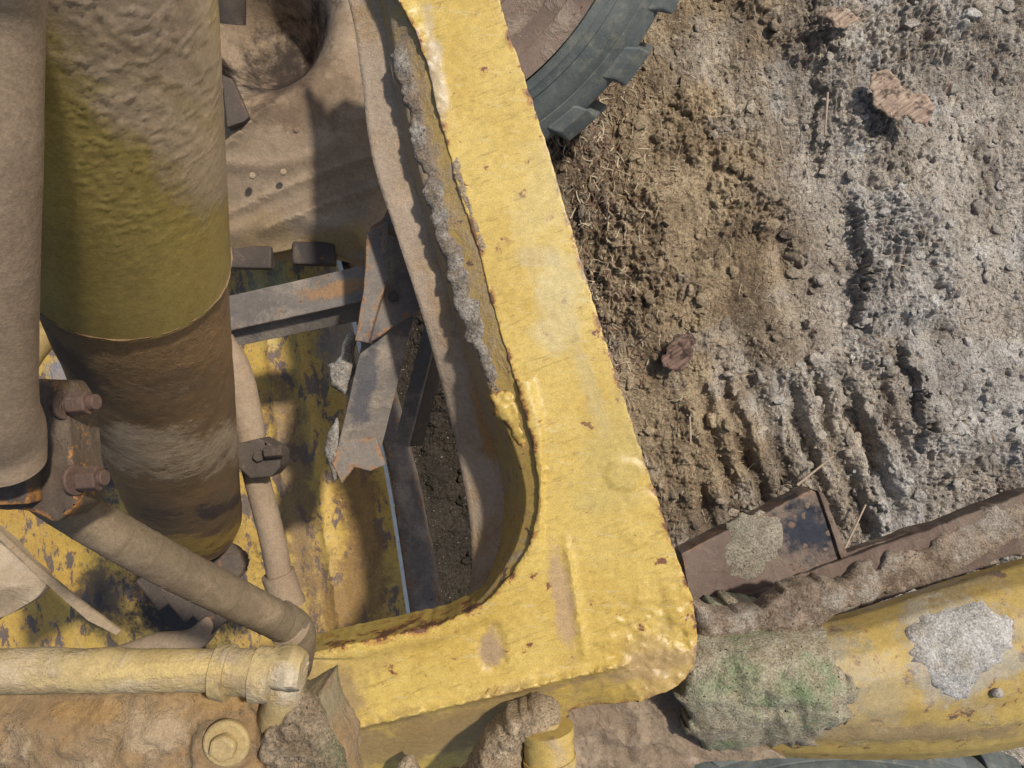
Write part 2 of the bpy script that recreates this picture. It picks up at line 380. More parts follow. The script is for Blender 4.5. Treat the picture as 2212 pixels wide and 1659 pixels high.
def straw(name,n,mats):
    V=[];F=[];MI=[]
    for k in range(n):
        if random.random()<.3: px=random.gauss(1290,70);py=random.uniform(150,900)
        else: px=random.uniform(1180,2230);py=random.uniform(-20,1280)
        x,y=(px-1106)*K*H,(829.5-py)*K*H;L=random.uniform(.006,.045);w=random.uniform(.0004,.0012)*(1.7 if px<1400 else 1);a=random.gauss(1.7,.9)
        cv=random.uniform(-.7,.7);o=len(V);mm=5
        for i in range(mm):
            t=i/(mm-1)-.5;aa=a+cv*t;xx=x+math.cos(aa)*L*t;yy=y+math.sin(aa)*L*t;zz=gz(xx,yy)+.002+random.uniform(0,.003)
            nx_,ny_=-math.sin(aa)*w,math.cos(aa)*w
            V+= [(xx+nx_,yy+ny_,zz),(xx,yy,zz+w),(xx-nx_,yy-ny_,zz)]
        for i in range(mm-1):
            b_=o+i*3;F+=[(b_,b_+3,b_+4,b_+1),(b_+1,b_+4,b_+5,b_+2)];MI+=[k%len(mats)]*2
    me=bpy.data.meshes.new(name);me.from_pydata(V,[],F)
    for m_ in mats:me.materials.append(m_)
    me.polygons.foreach_set('material_index',MI);return obj(name,me)
straw('straw_debris',3800,[plain('straw_pale',(.50,.41,.27)),plain('straw_dark',(.07,.045,.03)),plain('straw_brown',(.24,.15,.085)),plain('straw_dark_red',(.16,.075,.045)),plain('straw_tan',(.36,.27,.17))])
tw=plain('twig_bark',(.38,.28,.19))
for i,(a,b) in enumerate([((1722,1048,2.33,3),(1800,985,2.33,2)),((1825,1185,2.33,2.4),(1870,1090,2.34,2)),((1788,200,2.35,2.4),(1782,290,2.35,2)),((1490,900,2.35,2.4),(1492,960,2.35,2))]):
    tube('twig' if i==0 else 'twig.%03d'%i,[a,b],tw,8,10,.0014,60)
def barkmat(name,a,b):
    g=G(name);v=g.mapping(rot=(0,0,.6),scale=(1,.12,1));n=g.noise(14,8,.7,v)
    c=g.mix(g.mr(n,.35,.65),a,b);c=g.mix(g.mr(g.noise(30,6,.7),.5,.62),c,tuple(x*.4 for x in a));g.link(c,g.b.inputs['Base Color']);g.b.inputs['Roughness'].default_value=.9
    g.link(g.bump(g.noise(24,6,.7,v),.8,.008),g.b.inputs['Normal']);return g.m
bk=barkmat('bark_fibre',(.24,.155,.105),(.48,.36,.255));bk2=barkmat('bark_fibre_dark',(.10,.055,.038),(.24,.15,.105))
def bz(x,y,e): return .010*np.sin((x+y*.3)/55)+.006*fbm(x/22,y/30,0,4,4)+.0003*e+.004*(e<6)
hf('bark_piece',[(1882,172),(1905,152),(1935,155),(1950,182),(1975,196),(2000,205),(2015,232),(2002,262),(1985,270),(1955,256),(1925,246),(1898,232),(1884,205)],2.31,bk,5,True,14,bz,.004,0,3,20)
hf('bark_piece.001',[(1430,775),(1450,745),(1475,724),(1500,728),(1496,762),(1475,798),(1448,802)],2.345,bk2,5,True,18,bz,.004,0,5,20)
hf('bark_piece.002',[(1775,30),(1800,15),(1840,34),(1848,52),(1810,60),(1785,48)],2.335,bk,5,True,18,bz,.004,0,8,20)
# ================================================================ MATERIALS FOR MACHINE
m_frame=worn('yellow_frame_paint',(.545,.385,.10),(.49,.325,.07),dust=(.42,.33,.20),da=.08,ra=.26,rough=.40,bump=.35,scr=.5,ew=1.0,pb=.35,chip=(.16,.065,.03),halo=(.38,.20,.05),patches=[
 (1210,640,1.15,60,130,10,(.55,.47,.27),.45),(1180,400,1.15,70,180,15,(.55,.44,.19),.4),(1160,560,1.15,60,30,10,(.40,.33,.22),.35),(1330,1000,1.15,90,200,15,(.43,.33,.11),.5),(1270,820,1.15,20,160,-18,(.42,.33,.15),.5),
 (1215,1290,1.15,28,140,-10,(.40,.26,.15),.75),(1400,1440,1.15,130,34,-16,(.36,.235,.12),.7),(1060,1400,1.15,28,50,10,(.33,.225,.13),.9),(960,1610,1.15,420,85,-13,(.30,.20,.085),.92),(1420,1440,1.15,90,80,0,(.39,.26,.11),.6),(700,1540,1.15,110,120,0,(.29,.195,.095),.8),
 (940,150,1.15,24,120,-8,(.43,.34,.22),.8),(1150,1500,1.15,170,12,-13,(.28,.18,.09),.8),(1090,1510,1.15,160,36,-12,(.36,.245,.09),.7),(990,480,1.15,14,130,-16,(.33,.24,.15),.7),(760,1440,1.15,160,26,-14,(.40,.27,.09),.5)])
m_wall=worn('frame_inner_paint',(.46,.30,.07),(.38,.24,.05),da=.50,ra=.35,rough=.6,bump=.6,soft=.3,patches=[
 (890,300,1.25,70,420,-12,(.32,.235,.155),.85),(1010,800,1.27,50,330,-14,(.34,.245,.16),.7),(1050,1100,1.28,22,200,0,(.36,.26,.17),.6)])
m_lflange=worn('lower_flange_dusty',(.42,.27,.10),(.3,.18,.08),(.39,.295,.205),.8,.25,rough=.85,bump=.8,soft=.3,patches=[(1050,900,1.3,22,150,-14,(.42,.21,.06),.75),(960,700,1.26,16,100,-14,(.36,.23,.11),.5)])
m_cast=worn('cast_housing_dusty',(.27,.185,.105),(.22,.145,.08),(.38,.285,.19),.6,.0,rough=.75,bump=.45,ds=5,soft=.5,patches=[
 (575,80,1.5,150,150,0,(.028,.018,.013),.97),(660,200,1.5,120,100,0,(.13,.08,.045),.6),(690,500,1.5,130,40,-10,(.36,.23,.07),.6),(540,480,1.5,70,60,0,(.35,.24,.10),.5),(830,130,1.5,30,50,30,(.40,.24,.08),.6),(620,430,1.5,180,14,-20,(.22,.15,.09),.5)])  # dark patches at the hollow paint its inner shade into the colour
m_sleeve=worn('cylinder_sleeve_paint',(.31,.225,.06),(.25,.18,.05),(.34,.245,.14),.16,.0,rough=.33,bump=.12,ds=12,soft=.4,patches=[
 (390,40,.43,150,300,0,(.40,.295,.195),.95),(440,420,.58,60,330,0,(.31,.22,.125),.85),(250,-20,.42,320,110,0,(.31,.225,.145),.85),(330,260,.5,90,80,0,(.39,.285,.18),.75)])
m_rod=worn('cylinder_barrel_rusty',(.18,.105,.042),(.105,.064,.033),(.31,.22,.135),.35,.15,rough=.5,bump=.5,soft=.3,patches=[
 (400,960,1.03,150,75,-12,(.38,.28,.175),.95),(400,750,.80,150,60,-12,(.24,.14,.06),.7),(440,1165,1.35,90,34,-12,(.34,.215,.05),.9),(200,800,.80,80,60,35,(.045,.03,.025),.85),(400,1085,1.24,60,26,-12,(.07,.05,.04),.7),(490,1090,1.24,24,26,-12,(.045,.035,.04),.8)])
m_dustpipe=worn('dusty_pipe',(.29,.20,.125),(.24,.165,.10),(.34,.25,.16),.6,.0,rough=.85,bump=.18,ds=8,soft=.5)
m_hose=worn('dusty_rubber_hose',(.17,.12,.07),(.13,.095,.055),(.27,.195,.115),.5,.0,rough=.85,bump=.22,ds=20,soft=.4)
m_iron=worn('dusty_angle_iron',(.17,.145,.12),(.12,.10,.085),(.34,.275,.205),.55,.25,rough=.75,bump=.6,soft=.3,ew=.8,halo=(.3,.14,.05),patches=[(720,620,1.45,110,20,-12,(.36,.19,.07),.7),(790,830,1.40,26,120,14,(.075,.075,.085),.8)])
m_irond=worn('dark_iron',(.075,.055,.04),(.045,.035,.028),(.20,.145,.10),.4,.15,rough=.7,bump=.8,soft=.35)
m_rust=worn('rusty_steel',(.14,.09,.065),(.095,.06,.044),(.30,.235,.175),.5,.3,rough=.8,bump=1.0,soft=.35,halo=(.22,.11,.055))
m_mold=worn('moldboard_worn_paint',(.50,.33,.07),(.44,.26,.045),(.38,.285,.18),.26,.66,rough=.45,bump=.7,chip=(.13,.095,.07),halo=(.36,.19,.05),rs=24,soft=.3,stretch=((0,0,.09),(1,2.0,1)),patches=[
 (730,700,1.95,60,170,-10,(.25,.20,.15),.8),(640,1080,1.95,50,330,-8,(.15,.09,.055),.7),(780,1100,1.95,50,190,-8,(.22,.11,.035),.8),(770,1290,1.95,80,130,-8,(.20,.105,.035),.75),(590,650,1.95,60,100,0,(.46,.39,.17),.6),
 (230,960,1.95,120,170,0,(.05,.042,.045),.95),(110,800,1.95,60,60,0,(.22,.21,.22),.8),(380,1280,1.95,170,140,0,(.02,.015,.015),.97),(190,1300,1.95,70,80,0,(.05,.04,.038),.85)])  # near-black patch below the cylinder end is shadow painted into the colour
m_steel=plain('bright_cutting_edge',(.80,.77,.70),.6,60)
d_grey=dirt('caked_grey_grit',(.22,.18,.135),(.41,.36,.295),(.29,.21,.14),(.07,.055,.045))
d_tan=dirt('caked_tan_dirt',(.28,.20,.125),(.42,.32,.205),(.25,.17,.10))
d_green=dirt('caked_green_dirt',(.31,.245,.155),(.45,.39,.275),(.34,.31,.21),(.03,.03,.035),1.0,(.22,.27,.14),40)
d_white=dirt('caked_pale_dirt',(.38,.35,.30),(.56,.525,.47),(.39,.34,.27),(.24,.21,.18),.8)
d_brown=dirt('caked_brown_dirt',(.17,.12,.082),(.34,.26,.185),(.38,.33,.265))
# ================================================================ YELLOW FRAME
def ridge(y0,x0,sl,x,y): return y-(y0+(x-x0)*sl)
def fz(x,y,e):
    z=.0008*fbm(x/80,y/80,0,3,2)+.0003*fbm(x/9,y/9,0,2,5)
    arc=(x<1175)&(y>820)&(y<1420)&(x>500)
    z=z+np.where(arc,.008*sst(45,20,e)*sst(-1,8,e+4),0)
    r=ridge(1585,700,-.235,x,y);z=z+.009*np.exp(-(r/9)**2)*(1+.6*fbm(x/10,y/10,0,3,7))*sst(1400,1330,x)
    z=z-np.clip(r,0,400)*.0005*sst(1420,1250,x)
    q=x-(1225+(y-1180)*.16);z=z+.005*np.exp(-(q/8)**2)*sst(1140,1200,y)*sst(1440,1400,y)*(1+.5*fbm(x/8,y/8,0,2,9))
    c=sst(200,60,np.hypot(x-1440,y-1410));z=z+c*.008*fbm(x/42,y/30,0,5,12,.6)+c*.003*fbm(x/12,y/12,0,2,14)
    c=sst(80,30,np.hypot((x-1475)*1.5,(y-1310)*.5));z=z+c*.005*fbm(x/22,y/22,0,4,15,.6)
    z=z+.003*sst(44,38,np.hypot((x-1350)*1,(y-1025)*1.2))+.0015*sst(60,54,np.hypot(x-1385,y-1120))
    z=z-.004*sst(36,30,np.hypot((x-1062+14*fbm(x/14,y/14,0,3,2)),(y-1400)/1.6))
    z=z+.006*sst(36,14,e)*sst(1100,900,x)*sst(330,200,y)*(.6+.8*fbm(x/14,y/14,0,3,3))
    return z
frame_top=hf('top_plate',[(1045,-120),(1092,45),(1165,262),(1250,545),(1310,742),(1368,925),(1424,1090),(1468,1220),(1497,1295),(1508,1370),(1500,1440),(1465,1482),(1380,1520),(1240,1568),(1225,1640),(1228,1740),(560,1740),(600,1440),(650,1414),(800,1380),(950,1347),(1045,1303),(1105,1240),(1143,1175),(1162,1100),(1164,1040),(1150,960),(1127,870),(1100,780),(1062,650),(1033,540),(1005,455),(975,350),(945,240),(925,150),(900,75),(865,10),(810,-120)],1.15,m_frame,7,False,4,fz,.10,.0018,1,18)
C0=[(850,-60,1.153),(880,20,1.153),(925,150,1.153),(975,350,1.153),(1033,540,1.153),(1062,650,1.153),(1100,780,1.153),(1127,870,1.153),(1150,960,1.153),(1164,1040,1.153),(1162,1100,1.153),(1143,1175,1.153),(1105,1240,1.153),(1045,1303,1.153),(950,1347,1.153),(800,1380,1.153),(640,1416,1.153)]
C1=[(805,-60,1.18),(840,30,1.18),(862,160,1.18),(900,345,1.18),(950,520,1.18),(988,650,1.18),(1035,780,1.18),(1070,870,1.175),(1108,960,1.17),(1132,1040,1.17),(1134,1100,1.17),(1118,1170,1.17),(1084,1235,1.17),(1030,1300,1.17),(942,1350,1.17),(796,1384,1.17),(636,1422,1.17)]
C2=[(795,-60,1.22),(825,30,1.22),(848,160,1.22),(882,345,1.22),(932,520,1.22),(970,650,1.22),(1010,780,1.24),(1038,870,1.27),(1066,960,1.30),(1085,1040,1.30),(1088,1100,1.30),(1080,1170,1.30),(1056,1240,1.30),(1010,1308,1.30),(933,1352,1.26),(788,1388,1.24),(628,1425,1.24)]
C3=[(730,-60,1.23),(760,30,1.23),(780,160,1.23),(805,345,1.23),(860,520,1.23),(902,650,1.23),(940,780,1.26),(963,870,1.30),(986,960,1.33),(1001,1040,1.33),(1012,1100,1.33),(1018,1170,1.33),(1018,1240,1.33),(1001,1312,1.33),(928,1360,1.33),(778,1395,1.33),(618,1430,1.33)]
C4=[(a,b,c+.03) for a,b,c in C3]
wall=loft('inner_web',[C0,C1,C2],m_wall,220,8,.0018,30,3)
lfl=loft('lower_flange',[C2,C3,C4],m_lflange,220,8,.0022,35,5)
grp('yellow_steel_frame',[frame_top,wall,lfl])
crust('caked_grit',[(850,90),(885,60),(908,130),(930,200),(960,330),(1000,450),(1034,530),(1058,620),(1080,740),(1102,800),(1122,875),(1075,872),(1035,770),(990,660),(958,560),(928,470),(905,360),(882,300),(866,220),(850,158)],1.175,.012,d_grey,6,24,4,26,24,.012,.4)
crust('caked_grit.001',[(1060,850),(1110,835),(1128,880),(1148,950),(1138,985),(1100,930),(1070,900)],1.165,.010,m_frame,6,10,9,16,16)
crust('caked_grit.002',[(985,330),(1000,360),(1020,440),(1050,530),(1045,560),(1020,500),(995,420),(975,350)],1.15,.003,d_tan,6,8,19,12,12,.004)
# ================================================================ CAST HOUSING
def hz(x,y,e):
    r=np.hypot((x-575),(y-75)*1.0)
    z=.09*sst(430,190,r)-.20*sst(185,50,r)+.008*np.exp(-((r-205)/20)**2)+.008*np.exp(-((r-300)/12)**2)
    z-=.05*sst(60,0,e)
    for (x0,y0,x1,y1) in ((480,470,850,330),(560,500,860,385),(500,350,640,250)):
        L=math.hypot(x1-x0,y1-y0);dd=((x-x0)*(y1-y0)-(y-y0)*(x1-x0))/L;tt=((x-x0)*(x1-x0)+(y-y0)*(y1-y0))/L/L
        z+=.010*np.exp(-(dd/7)**2)*sst(-.05,.05,tt)*sst(1.05,.95,tt)
    return z+.002*fbm(x/45,y/45,0,4,4,.5)
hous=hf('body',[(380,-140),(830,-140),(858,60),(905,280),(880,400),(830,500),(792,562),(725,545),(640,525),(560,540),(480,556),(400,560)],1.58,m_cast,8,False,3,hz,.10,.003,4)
kids=[hous]
for i,(x,y) in enumerate(((545,556),(680,548))):
    kids.append(bar('lug_%d'%i,W(x-45,y,1.63),W(x+45,y+2,1.63),.05,.03,m_irond,bevel=.004))
for i,(x,y) in enumerate(((545,380),(612,372),(640,280))):
    kids.append(prism('rivet_%d'%i,W(x,y,1.505),Vector((0,0,1)),.007,.008,16,m_cast,.003))
tri=hf('hole_shade',[(478,160),(500,170),(538,252),(528,262),(490,275)],1.47,m_irond,8,False,1,None,.02,.002,2);kids.append(tri)  # dark triangular plate stands in for the shade of an open hole
kids.append(tube('port_shade',[(490,-60,1.38,40),(495,50,1.42,34)],m_irond,30,20,.002))  # dark capped tube stands in for the blackness inside an opening
grp('cast_gear_housing',kids)
# ================================================================ MOLDBOARD
def mz(x,y,e):
    q=x-(625+(y-560)*.145);q2=x-(570+(y-560)*.10);q3=x-(690+(y-560)*.17)
    return .014*np.exp(-(q/9)**2)+.008*np.exp(-(q2/7)**2)-.006*sst(0,14,q3)+.05*np.cos((x-600)/260)-.02+.002*fbm(x/40,y/40,0,4,3)
mold=hf('curved_plate',[(-120,600),(250,570),(480,545),(610,540),(722,545),(760,690),(800,880),(838,1060),(884,1352),(890,1420),(600,1440),(-120,1470)],1.98,m_mold,10,False,2,mz,.03,.003,6)
edge=loft('cutting_edge',[[(723,548,1.93),(759,690,1.93),(800,880,1.93),(838,1060,1.93),(883,1356,1.93)],[(733,548,1.92),(768,690,1.92),(809,880,1.92),(846,1060,1.92),(891,1356,1.92)]],m_steel,60,3,0)
back=hf('backing_strip',[(752,560),(800,560),(815,700),(878,950),(915,1100),(957,1330),(960,1420),(893,1420),(850,1060),(812,880),(772,690)],2.02,m_iron,10,False,3,lambda x,y,e:.003*fbm(x/20,y/20,0,4,5),.04,.003,8)
grp('grader_moldboard',[mold,edge,back])
m_gd=worn('guard_paint',(.38,.28,.165),(.30,.215,.13),(.40,.31,.2),.5,.1)
kk=[hf('shell',[(-80,1120),(0,1152),(60,1212),(100,1250),(85,1285),(50,1310),(0,1336),(-80,1360)],1.30,m_gd,8,True,2,lambda x,y,e:.03*sst(0,70,e),.02,.002,2),
    hf('bent_edge',[(-80,1085),(0,1148),(60,1205),(130,1262),(200,1318),(262,1364),(252,1373),(190,1342),(120,1282),(60,1225),(0,1168),(-80,1110)],lambda x,y:1.22+.0005*(x),m_gd,7,False,2,None,.006,.0015,2)]
grp('bent_guard_plate',kk)
# ================================================================ BRACKET
def angle(name,p0,p1,w,h,t,mat,up,mat2=None):
    a=bar(name+'_flange',p0,p1,w,t,mat,up,(0,0),.002,.0006,20)
    b=bar(name+'_web',p0,p1,t,h,mat2 or mat,up,(w/2-t/2,-h/2-t/2),.002,.0006,20);return [a,b]
kk=[]
kk+=angle('upright',W(885,520,1.33),W(772,985,1.44),.082,.06,.010,m_iron,Vector((.35,.1,1)))
kk+=angle('brace',W(950,640,1.52),W(868,960,1.55),.035,.05,.010,m_iron,Vector((-.5,0,1)),m_irond)
kk.append(hf('gusset',[(800,490),(828,470),(890,330),(925,420),(908,560),(918,660),(800,740),(768,735),(785,640),(790,560)],1.345,m_iron,8,False,2,lambda x,y,e:.002*fbm(x/30,y/30,0,4,3),.012,.002,5))
kk.append(hf('gusset_edge',[(792,500),(834,480),(838,600),(812,680),(795,742),(766,735),(786,620)],1.325,m_iron,8,False,2,None,.05,.002,5))
kk.append(hf('foot',[(735,950),(812,945),(832,1005),(800,1018),(765,1010),(738,1046),(715,1000)],1.42,m_iron,8,False,2,None,.012,.002,5))
for i,(x,y) in enumerate(((860,520),(850,640))):
    kk.append(prism('bolt_%d'%i,W(x,y,1.338),Vector((0,0,1)),.010,.010,6,m_irond,.0015))
grp('angle_iron_bracket',kk)
cb=[bar('top_face',W(440,690,1.52),W(800,610,1.47),.075,.008,m_iron,Vector((0,0.25,1)),(0,0),.002,.0006,14),
    bar('side_face',W(440,735,1.545),W(800,660,1.495),.06,.008,m_iron,Vector((0,-1.0,1)),(0,0),.002,.0006,14)]
grp('cross_brace_bar',cb)
d_lump=dirt('lump_dirt',(.30,.26,.21),(.46,.42,.36),(.38,.31,.23))
crust('dirt_lump',[(705,790),(735,770),(752,705),(768,725),(760,800),(745,850),(712,835)],1.42,.022,d_lump,5,10,5,14,30)
crust('dirt_lump.001',[(705,945),(725,905),(738,960),(736,1020),(720,1040),(702,985)],1.43,.012,d_lump,5,8,8,14,20)
# ================================================================ HYDRAULIC CYLINDER
A0=W(142,0,.5);A1=W(414,1130,1.44);ax=(A1-A0)
rC=.0925
def along(t):return A0+ax*t
def wtube(name,p0,p1,r0,r1,mat,n=80,seg=96,amp=0,fr=40,seed=0):
    def inv(p,r):
        d=H-p.z;return (p.x/(K*d)+1106,829.5-p.y/(K*d),d,r/(K*d))
    return tube(name,[inv(p0,r0),inv(p1,r1)],mat,seg,n,amp,fr,seed=seed)
def tpy(py):
    a,b=0,1.2
    for _ in range(40):
        m_=(a+b)/2;p=along(m_);q=829.5-p.y/(K*(H-p.z))
        if q<py:a=m_
        else:b=m_
    return a
t6=tpy(560)
dn=ax.normalized()
def wrinkle(p):
    q=p-np.array(A0[:]);t=q@np.array(dn[:]);side=q-t[:,None]*np.array(dn[:])
    th=np.arctan2(side[:,2],side[:,0])
    mk=np.clip(1.25-np.abs(th-.5)*1.15+.7*fbm(p[:,0]*10,p[:,1]*10,p[:,2]*10,3,61),0,1)*np.clip(1.0-t*3.6+.5*fbm(p[:,0]*7,p[:,1]*7,0,2,9),0,1)
    wv=1-np.abs(fbm(t*85+th*3.2+.9*fbm(t*30,th*6,0,2,5),th*9,0,3,66,.5))*2.6
    return .0015*mk*(np.clip(wv,0,1)**2+.3)+.0001*fbm(p[:,0]*20,p[:,1]*20,p[:,2]*20,2,1)
cy=[wtube('sleeve',along(-.35),along(t6),rC+.004,rC+.004,m_sleeve,420,260,wrinkle),
    wtube('barrel',along(t6-.02),along(tpy(1120)),rC,rC,m_rod,240,160,.0016,24,2),
    wtube('weld_ring',along(t6-.004),along(t6+.006),rC+.005,rC+.002,m_rod,8,140,.003,60,3)]
cy.append(wtube('end_cap',along(tpy(1118)),along(tpy(1145)),rC*1.0,rC*.78,m_rod,10,90,.001,40,5))
grp('hydraulic_cylinder',cy)
blob('cylinder_end_mount',W(470,1215,1.5),.055,m_irond,4,.3,16,(1.1,.8,.6),3)
# ================================================================ LEFT PIPE, FLANGE, HOSE
tp=tube('pipe',[(-58,-120,.34,142),(-50,0,.36,128),(-42,300,.40,116),(-36,600,.46,104),(-28,860,.54,96),(-8,930,.58,94),(12,1000,.60,78)],m_dustpipe,80,80,.0005,40)
m_fl=worn('flange_rusty_dark',(.10,.068,.043),(.065,.045,.03),(.20,.145,.095),.4,.2,rough=.7,bump=.7,soft=.35,ew=.8)
fk=[tp,hf('flange_block',[(-60,830),(30,818),(118,822),(140,860),(158,1000),(165,1095),(120,1130),(60,1105),(-60,1100)],.64,m_fl,9,False,3,lambda x,y,e:.002*fbm(x/25,y/25,0,4,3),.045,.003,3),
    hf('flange_plate',[(-60,1000),(55,1005),(62,1090),(-60,1095)],.62,m_fl,9,False,3,None,.02,.002,3)]
m_bolt=worn('rusty_bolt',(.12,.07,.048),(.085,.05,.036),(.20,.14,.10),.4,.2,rough=.75,bump=.7)
for i,(x,y) in enumerate(((165,872),(188,1035))):
    a=W(x-50,y+4,.645);b=W(x-8,y,.64);c_=W(x+22,y-2,.64);e=W(x+45,y-4,.64)
    fk.append(prism('nut_%d'%i,(b+c_)/2,c_-b,.0118 if i else .011,(c_-b).length*1.4,6,m_bolt,.0015))
    fk.append(prism('stud_%d'%i,(a+e)/2,e-a,.0070,(e-a).length*(1.0 if i==0 else .9),20,m_bolt,.001))
    fk.append(prism('washer_%d'%i,a+(b-a)*.6,b-a,.0135,.004,28,m_bolt,.001))
grp('hydraulic_pipe_flange',fk)
HP=[(60,1040,.72,44),(150,1098,.74,48),(290,1180,.80,48),(430,1255,.87,45),(560,1320,.94,41),(620,1350,.98,39)]
hs=[tube('hose',HP,m_hose,48,160,.0006,60)]
hp=cat(HP,400)
for i in range(70,385,34):
    x0,y0,d0,r0=hp[i];x1,y1,d1,r1=hp[i+2]
    hs.append(tube('wrap_seam',[(x0,y0,d0,r0+.9),(x1,y1,d1,r1+.2)],m_hose,48,5,.0003,80))
hs.append(tube('end_elbow',[(600,1335,.97,41),(635,1360,.99,41),(642,1395,1.03,39),(635,1440,1.10,38)],m_hose,40,40,.001,60))
hs.append(prism('crimp',W(628,1358,.985),W(650,1375,1.0)-W(600,1335,.97),.027,.014,32,m_dustpipe,.002))
grp('hydraulic_hose',hs)
h2=[tube('upper_hose',[(470,740,1.30,36),(505,800,1.30,36),(528,870,1.30,32),(545,960,1.30,30)],m_dustpipe,36,50,.001,50),
    tube('lower_pipe',[(545,1000,1.30,26),(562,1060,1.30,27),(585,1150,1.31,27),(605,1250,1.32,27),(615,1310,1.33,28)],m_dustpipe,36,60,.001,50),
    tube('collar',[(600,1238,1.32,35),(622,1305,1.33,35)],m_dustpipe,40,12,.0008,60),
    tube('collar_lip',[(618,1296,1.33,38),(623,1312,1.33,38)],m_dustpipe,40,6),
    hf('clamp_block',[(505,960),(560,948),(590,962),(606,978),(604,1010),(585,1030),(540,1034),(512,1010)],1.24,m_irond,8,False,3,None,.05,.003,3),
    prism('clamp_bolt',W(592,975,1.225),Vector((1,.1,0)),.011,.03,6,m_irond),prism('clamp_bolt_b',W(560,985,1.236),Vector((0,0,1)),.010,.012,6,m_irond)]
grp('hydraulic_hose.001',h2)
tube('elbow_fitting',[(250,1420,1.5,22),(340,1392,1.5,24),(410,1385,1.5,25),(450,1350,1.5,23),(462,1290,1.52,20)],m_dustpipe,30,60,.0015,50)
kk=[bar('clip_%d'%i,W(320+i*55,1235+i*30,1.5),W(370+i*55,1300+i*25,1.5),.05,.03,m_irond,bevel=.004,amp=.004,cuts=5) for i in range(3)]
grp('steel_mounting_clip',kk)
tube('yellow_hose',[(40,810,1.5,26),(75,755,1.5,26),(115,718,1.5,26),(190,700,1.52,26)],worn('yellow_hose_paint',(.42,.29,.1),(.34,.22,.07),da=.4,ra=.1),30,40,.001)
# ================================================================ LOWER-LEFT TUBE + COVER
m_ctube=worn('tan_dusty_tube',(.44,.325,.14),(.38,.265,.10),(.44,.34,.22),.50,.08,rough=.7,bump=.7,soft=.25,patches=[(350,1440,.8,160,20,0,(.50,.36,.13),.7),(80,1470,.8,120,20,0,(.30,.215,.12),.7),(620,1480,.8,40,50,0,(.50,.41,.28),.8),(530,1470,.8,60,20,0,(.28,.20,.11),.6)])
kk=[tube('tube',[(-120,1450,.78,48),(200,1448,.80,46),(470,1448,.82,44)],m_ctube,56,90,.0028,32),
    tube('ring_a',[(468,1448,.82,56),(498,1450,.82,58)],m_ctube,56,12,.004,40),
    tube('ferrule',[(498,1450,.82,48),(560,1454,.82,50)],m_ctube,56,16,.003,50),
    tube('ring_b',[(552,1454,.82,58),(592,1458,.82,56)],m_ctube,56,12,.004,40,seed=2),
    tube('elbow_nut',[(588,1440,.82,46),(625,1444,.82,52),(655,1448,.82,44)],m_ctube,6,12,.003,40),
    tube('elbow_leg',[(622,1430,.83,46),(612,1500,.84,42),(598,1560,.86,40)],m_ctube,8,20,.003,40)]
grp('steel_hydraulic_tube',kk)
m_cov=worn('cover_dusty',(.30,.19,.085),(.21,.13,.06),(.40,.295,.18),.5,.15,rough=.85,bump=1.0,ds=14,soft=.3,patches=[(650,1600,.8,90,60,20,(.22,.19,.11),.7),(200,1530,.8,300,24,0,(.13,.08,.04),.75),(300,1620,.8,90,50,0,(.42,.31,.19),.7),(120,1580,.8,100,26,0,(.34,.20,.07),.6),(440,1560,.8,90,30,0,(.36,.22,.08),.6)])
def cvz(x,y,e): return .022*sst(0,60,e)+.012*fbm(x/60,y/50,0,6,2,.6)+.012*sst(70,50,np.hypot(x-490,y-1600))-.01*np.exp(-((x-545-(y-1560)*.3)/12)**2)
cov=hf('casing',[(-120,1495),(150,1505),(400,1500),(540,1495),(575,1540),(640,1530),(690,1500),(700,1560),(742,1632),(750,1760),(-120,1760)],.86,m_cov,7,False,9,cvz,.09,0,4)
cb=W(490,1605,.822)
kk=[cov,prism('bolt_washer',cb,Vector((0,0,1)),.026,.010,36,m_ctube,.003),prism('bolt_head',cb+Vector((0,0,.009)),Vector((.05,0,1)),.016,.016,6,m_ctube,.004)]
grp('dusty_gear_casing',kk)
crust('mud_clump',[(575,1560),(640,1490),(690,1520),(700,1570),(745,1640),(748,1720),(620,1720),(560,1640)],.84,.014,dirt('mud_green_brown',(.21,.15,.09),(.35,.265,.17),(.19,.175,.10)),6,14,11,20,25)
m_cl=worn('clamp_yellow',(.50,.35,.10),(.42,.285,.07),da=.42,ra=.25,rough=.5,soft=.25)
kk=[tube('yoke',[(1165,1545,1.13,34),(1182,1600,1.10,44),(1188,1720,1.09,48)],m_ctube,40,30,.008,40),
    tube('band',[(1183,1578,1.09,52),(1188,1640,1.09,54)],m_cl,48,12,.002,50),
    tube('band_edge',[(1182,1572,1.09,57),(1184,1590,1.09,57)],m_cl,48,6,.002,60),
    tube('band_edge_b',[(1187,1634,1.09,58),(1189,1650,1.09,58)],m_cl,48,6,.002,60)]
grp('hose_clamp',kk)
crust('mud_clump.001',[(985,1700),(1020,1650),(1060,1590),(1100,1545),(1170,1522),(1208,1548),(1190,1580),(1135,1598),(1140,1640),(1160,1700),(1000,1740)],1.10,.028,dirt('tan_mud_bright',(.34,.25,.155),(.48,.37,.24),(.30,.21,.12)),6,14,13,30,24,.05)
crust('mud_clump.002',[(860,1650),(885,1635),(900,1655),(920,1700),(850,1700)],1.16,.01,d_tan,6,6,14,18,18)
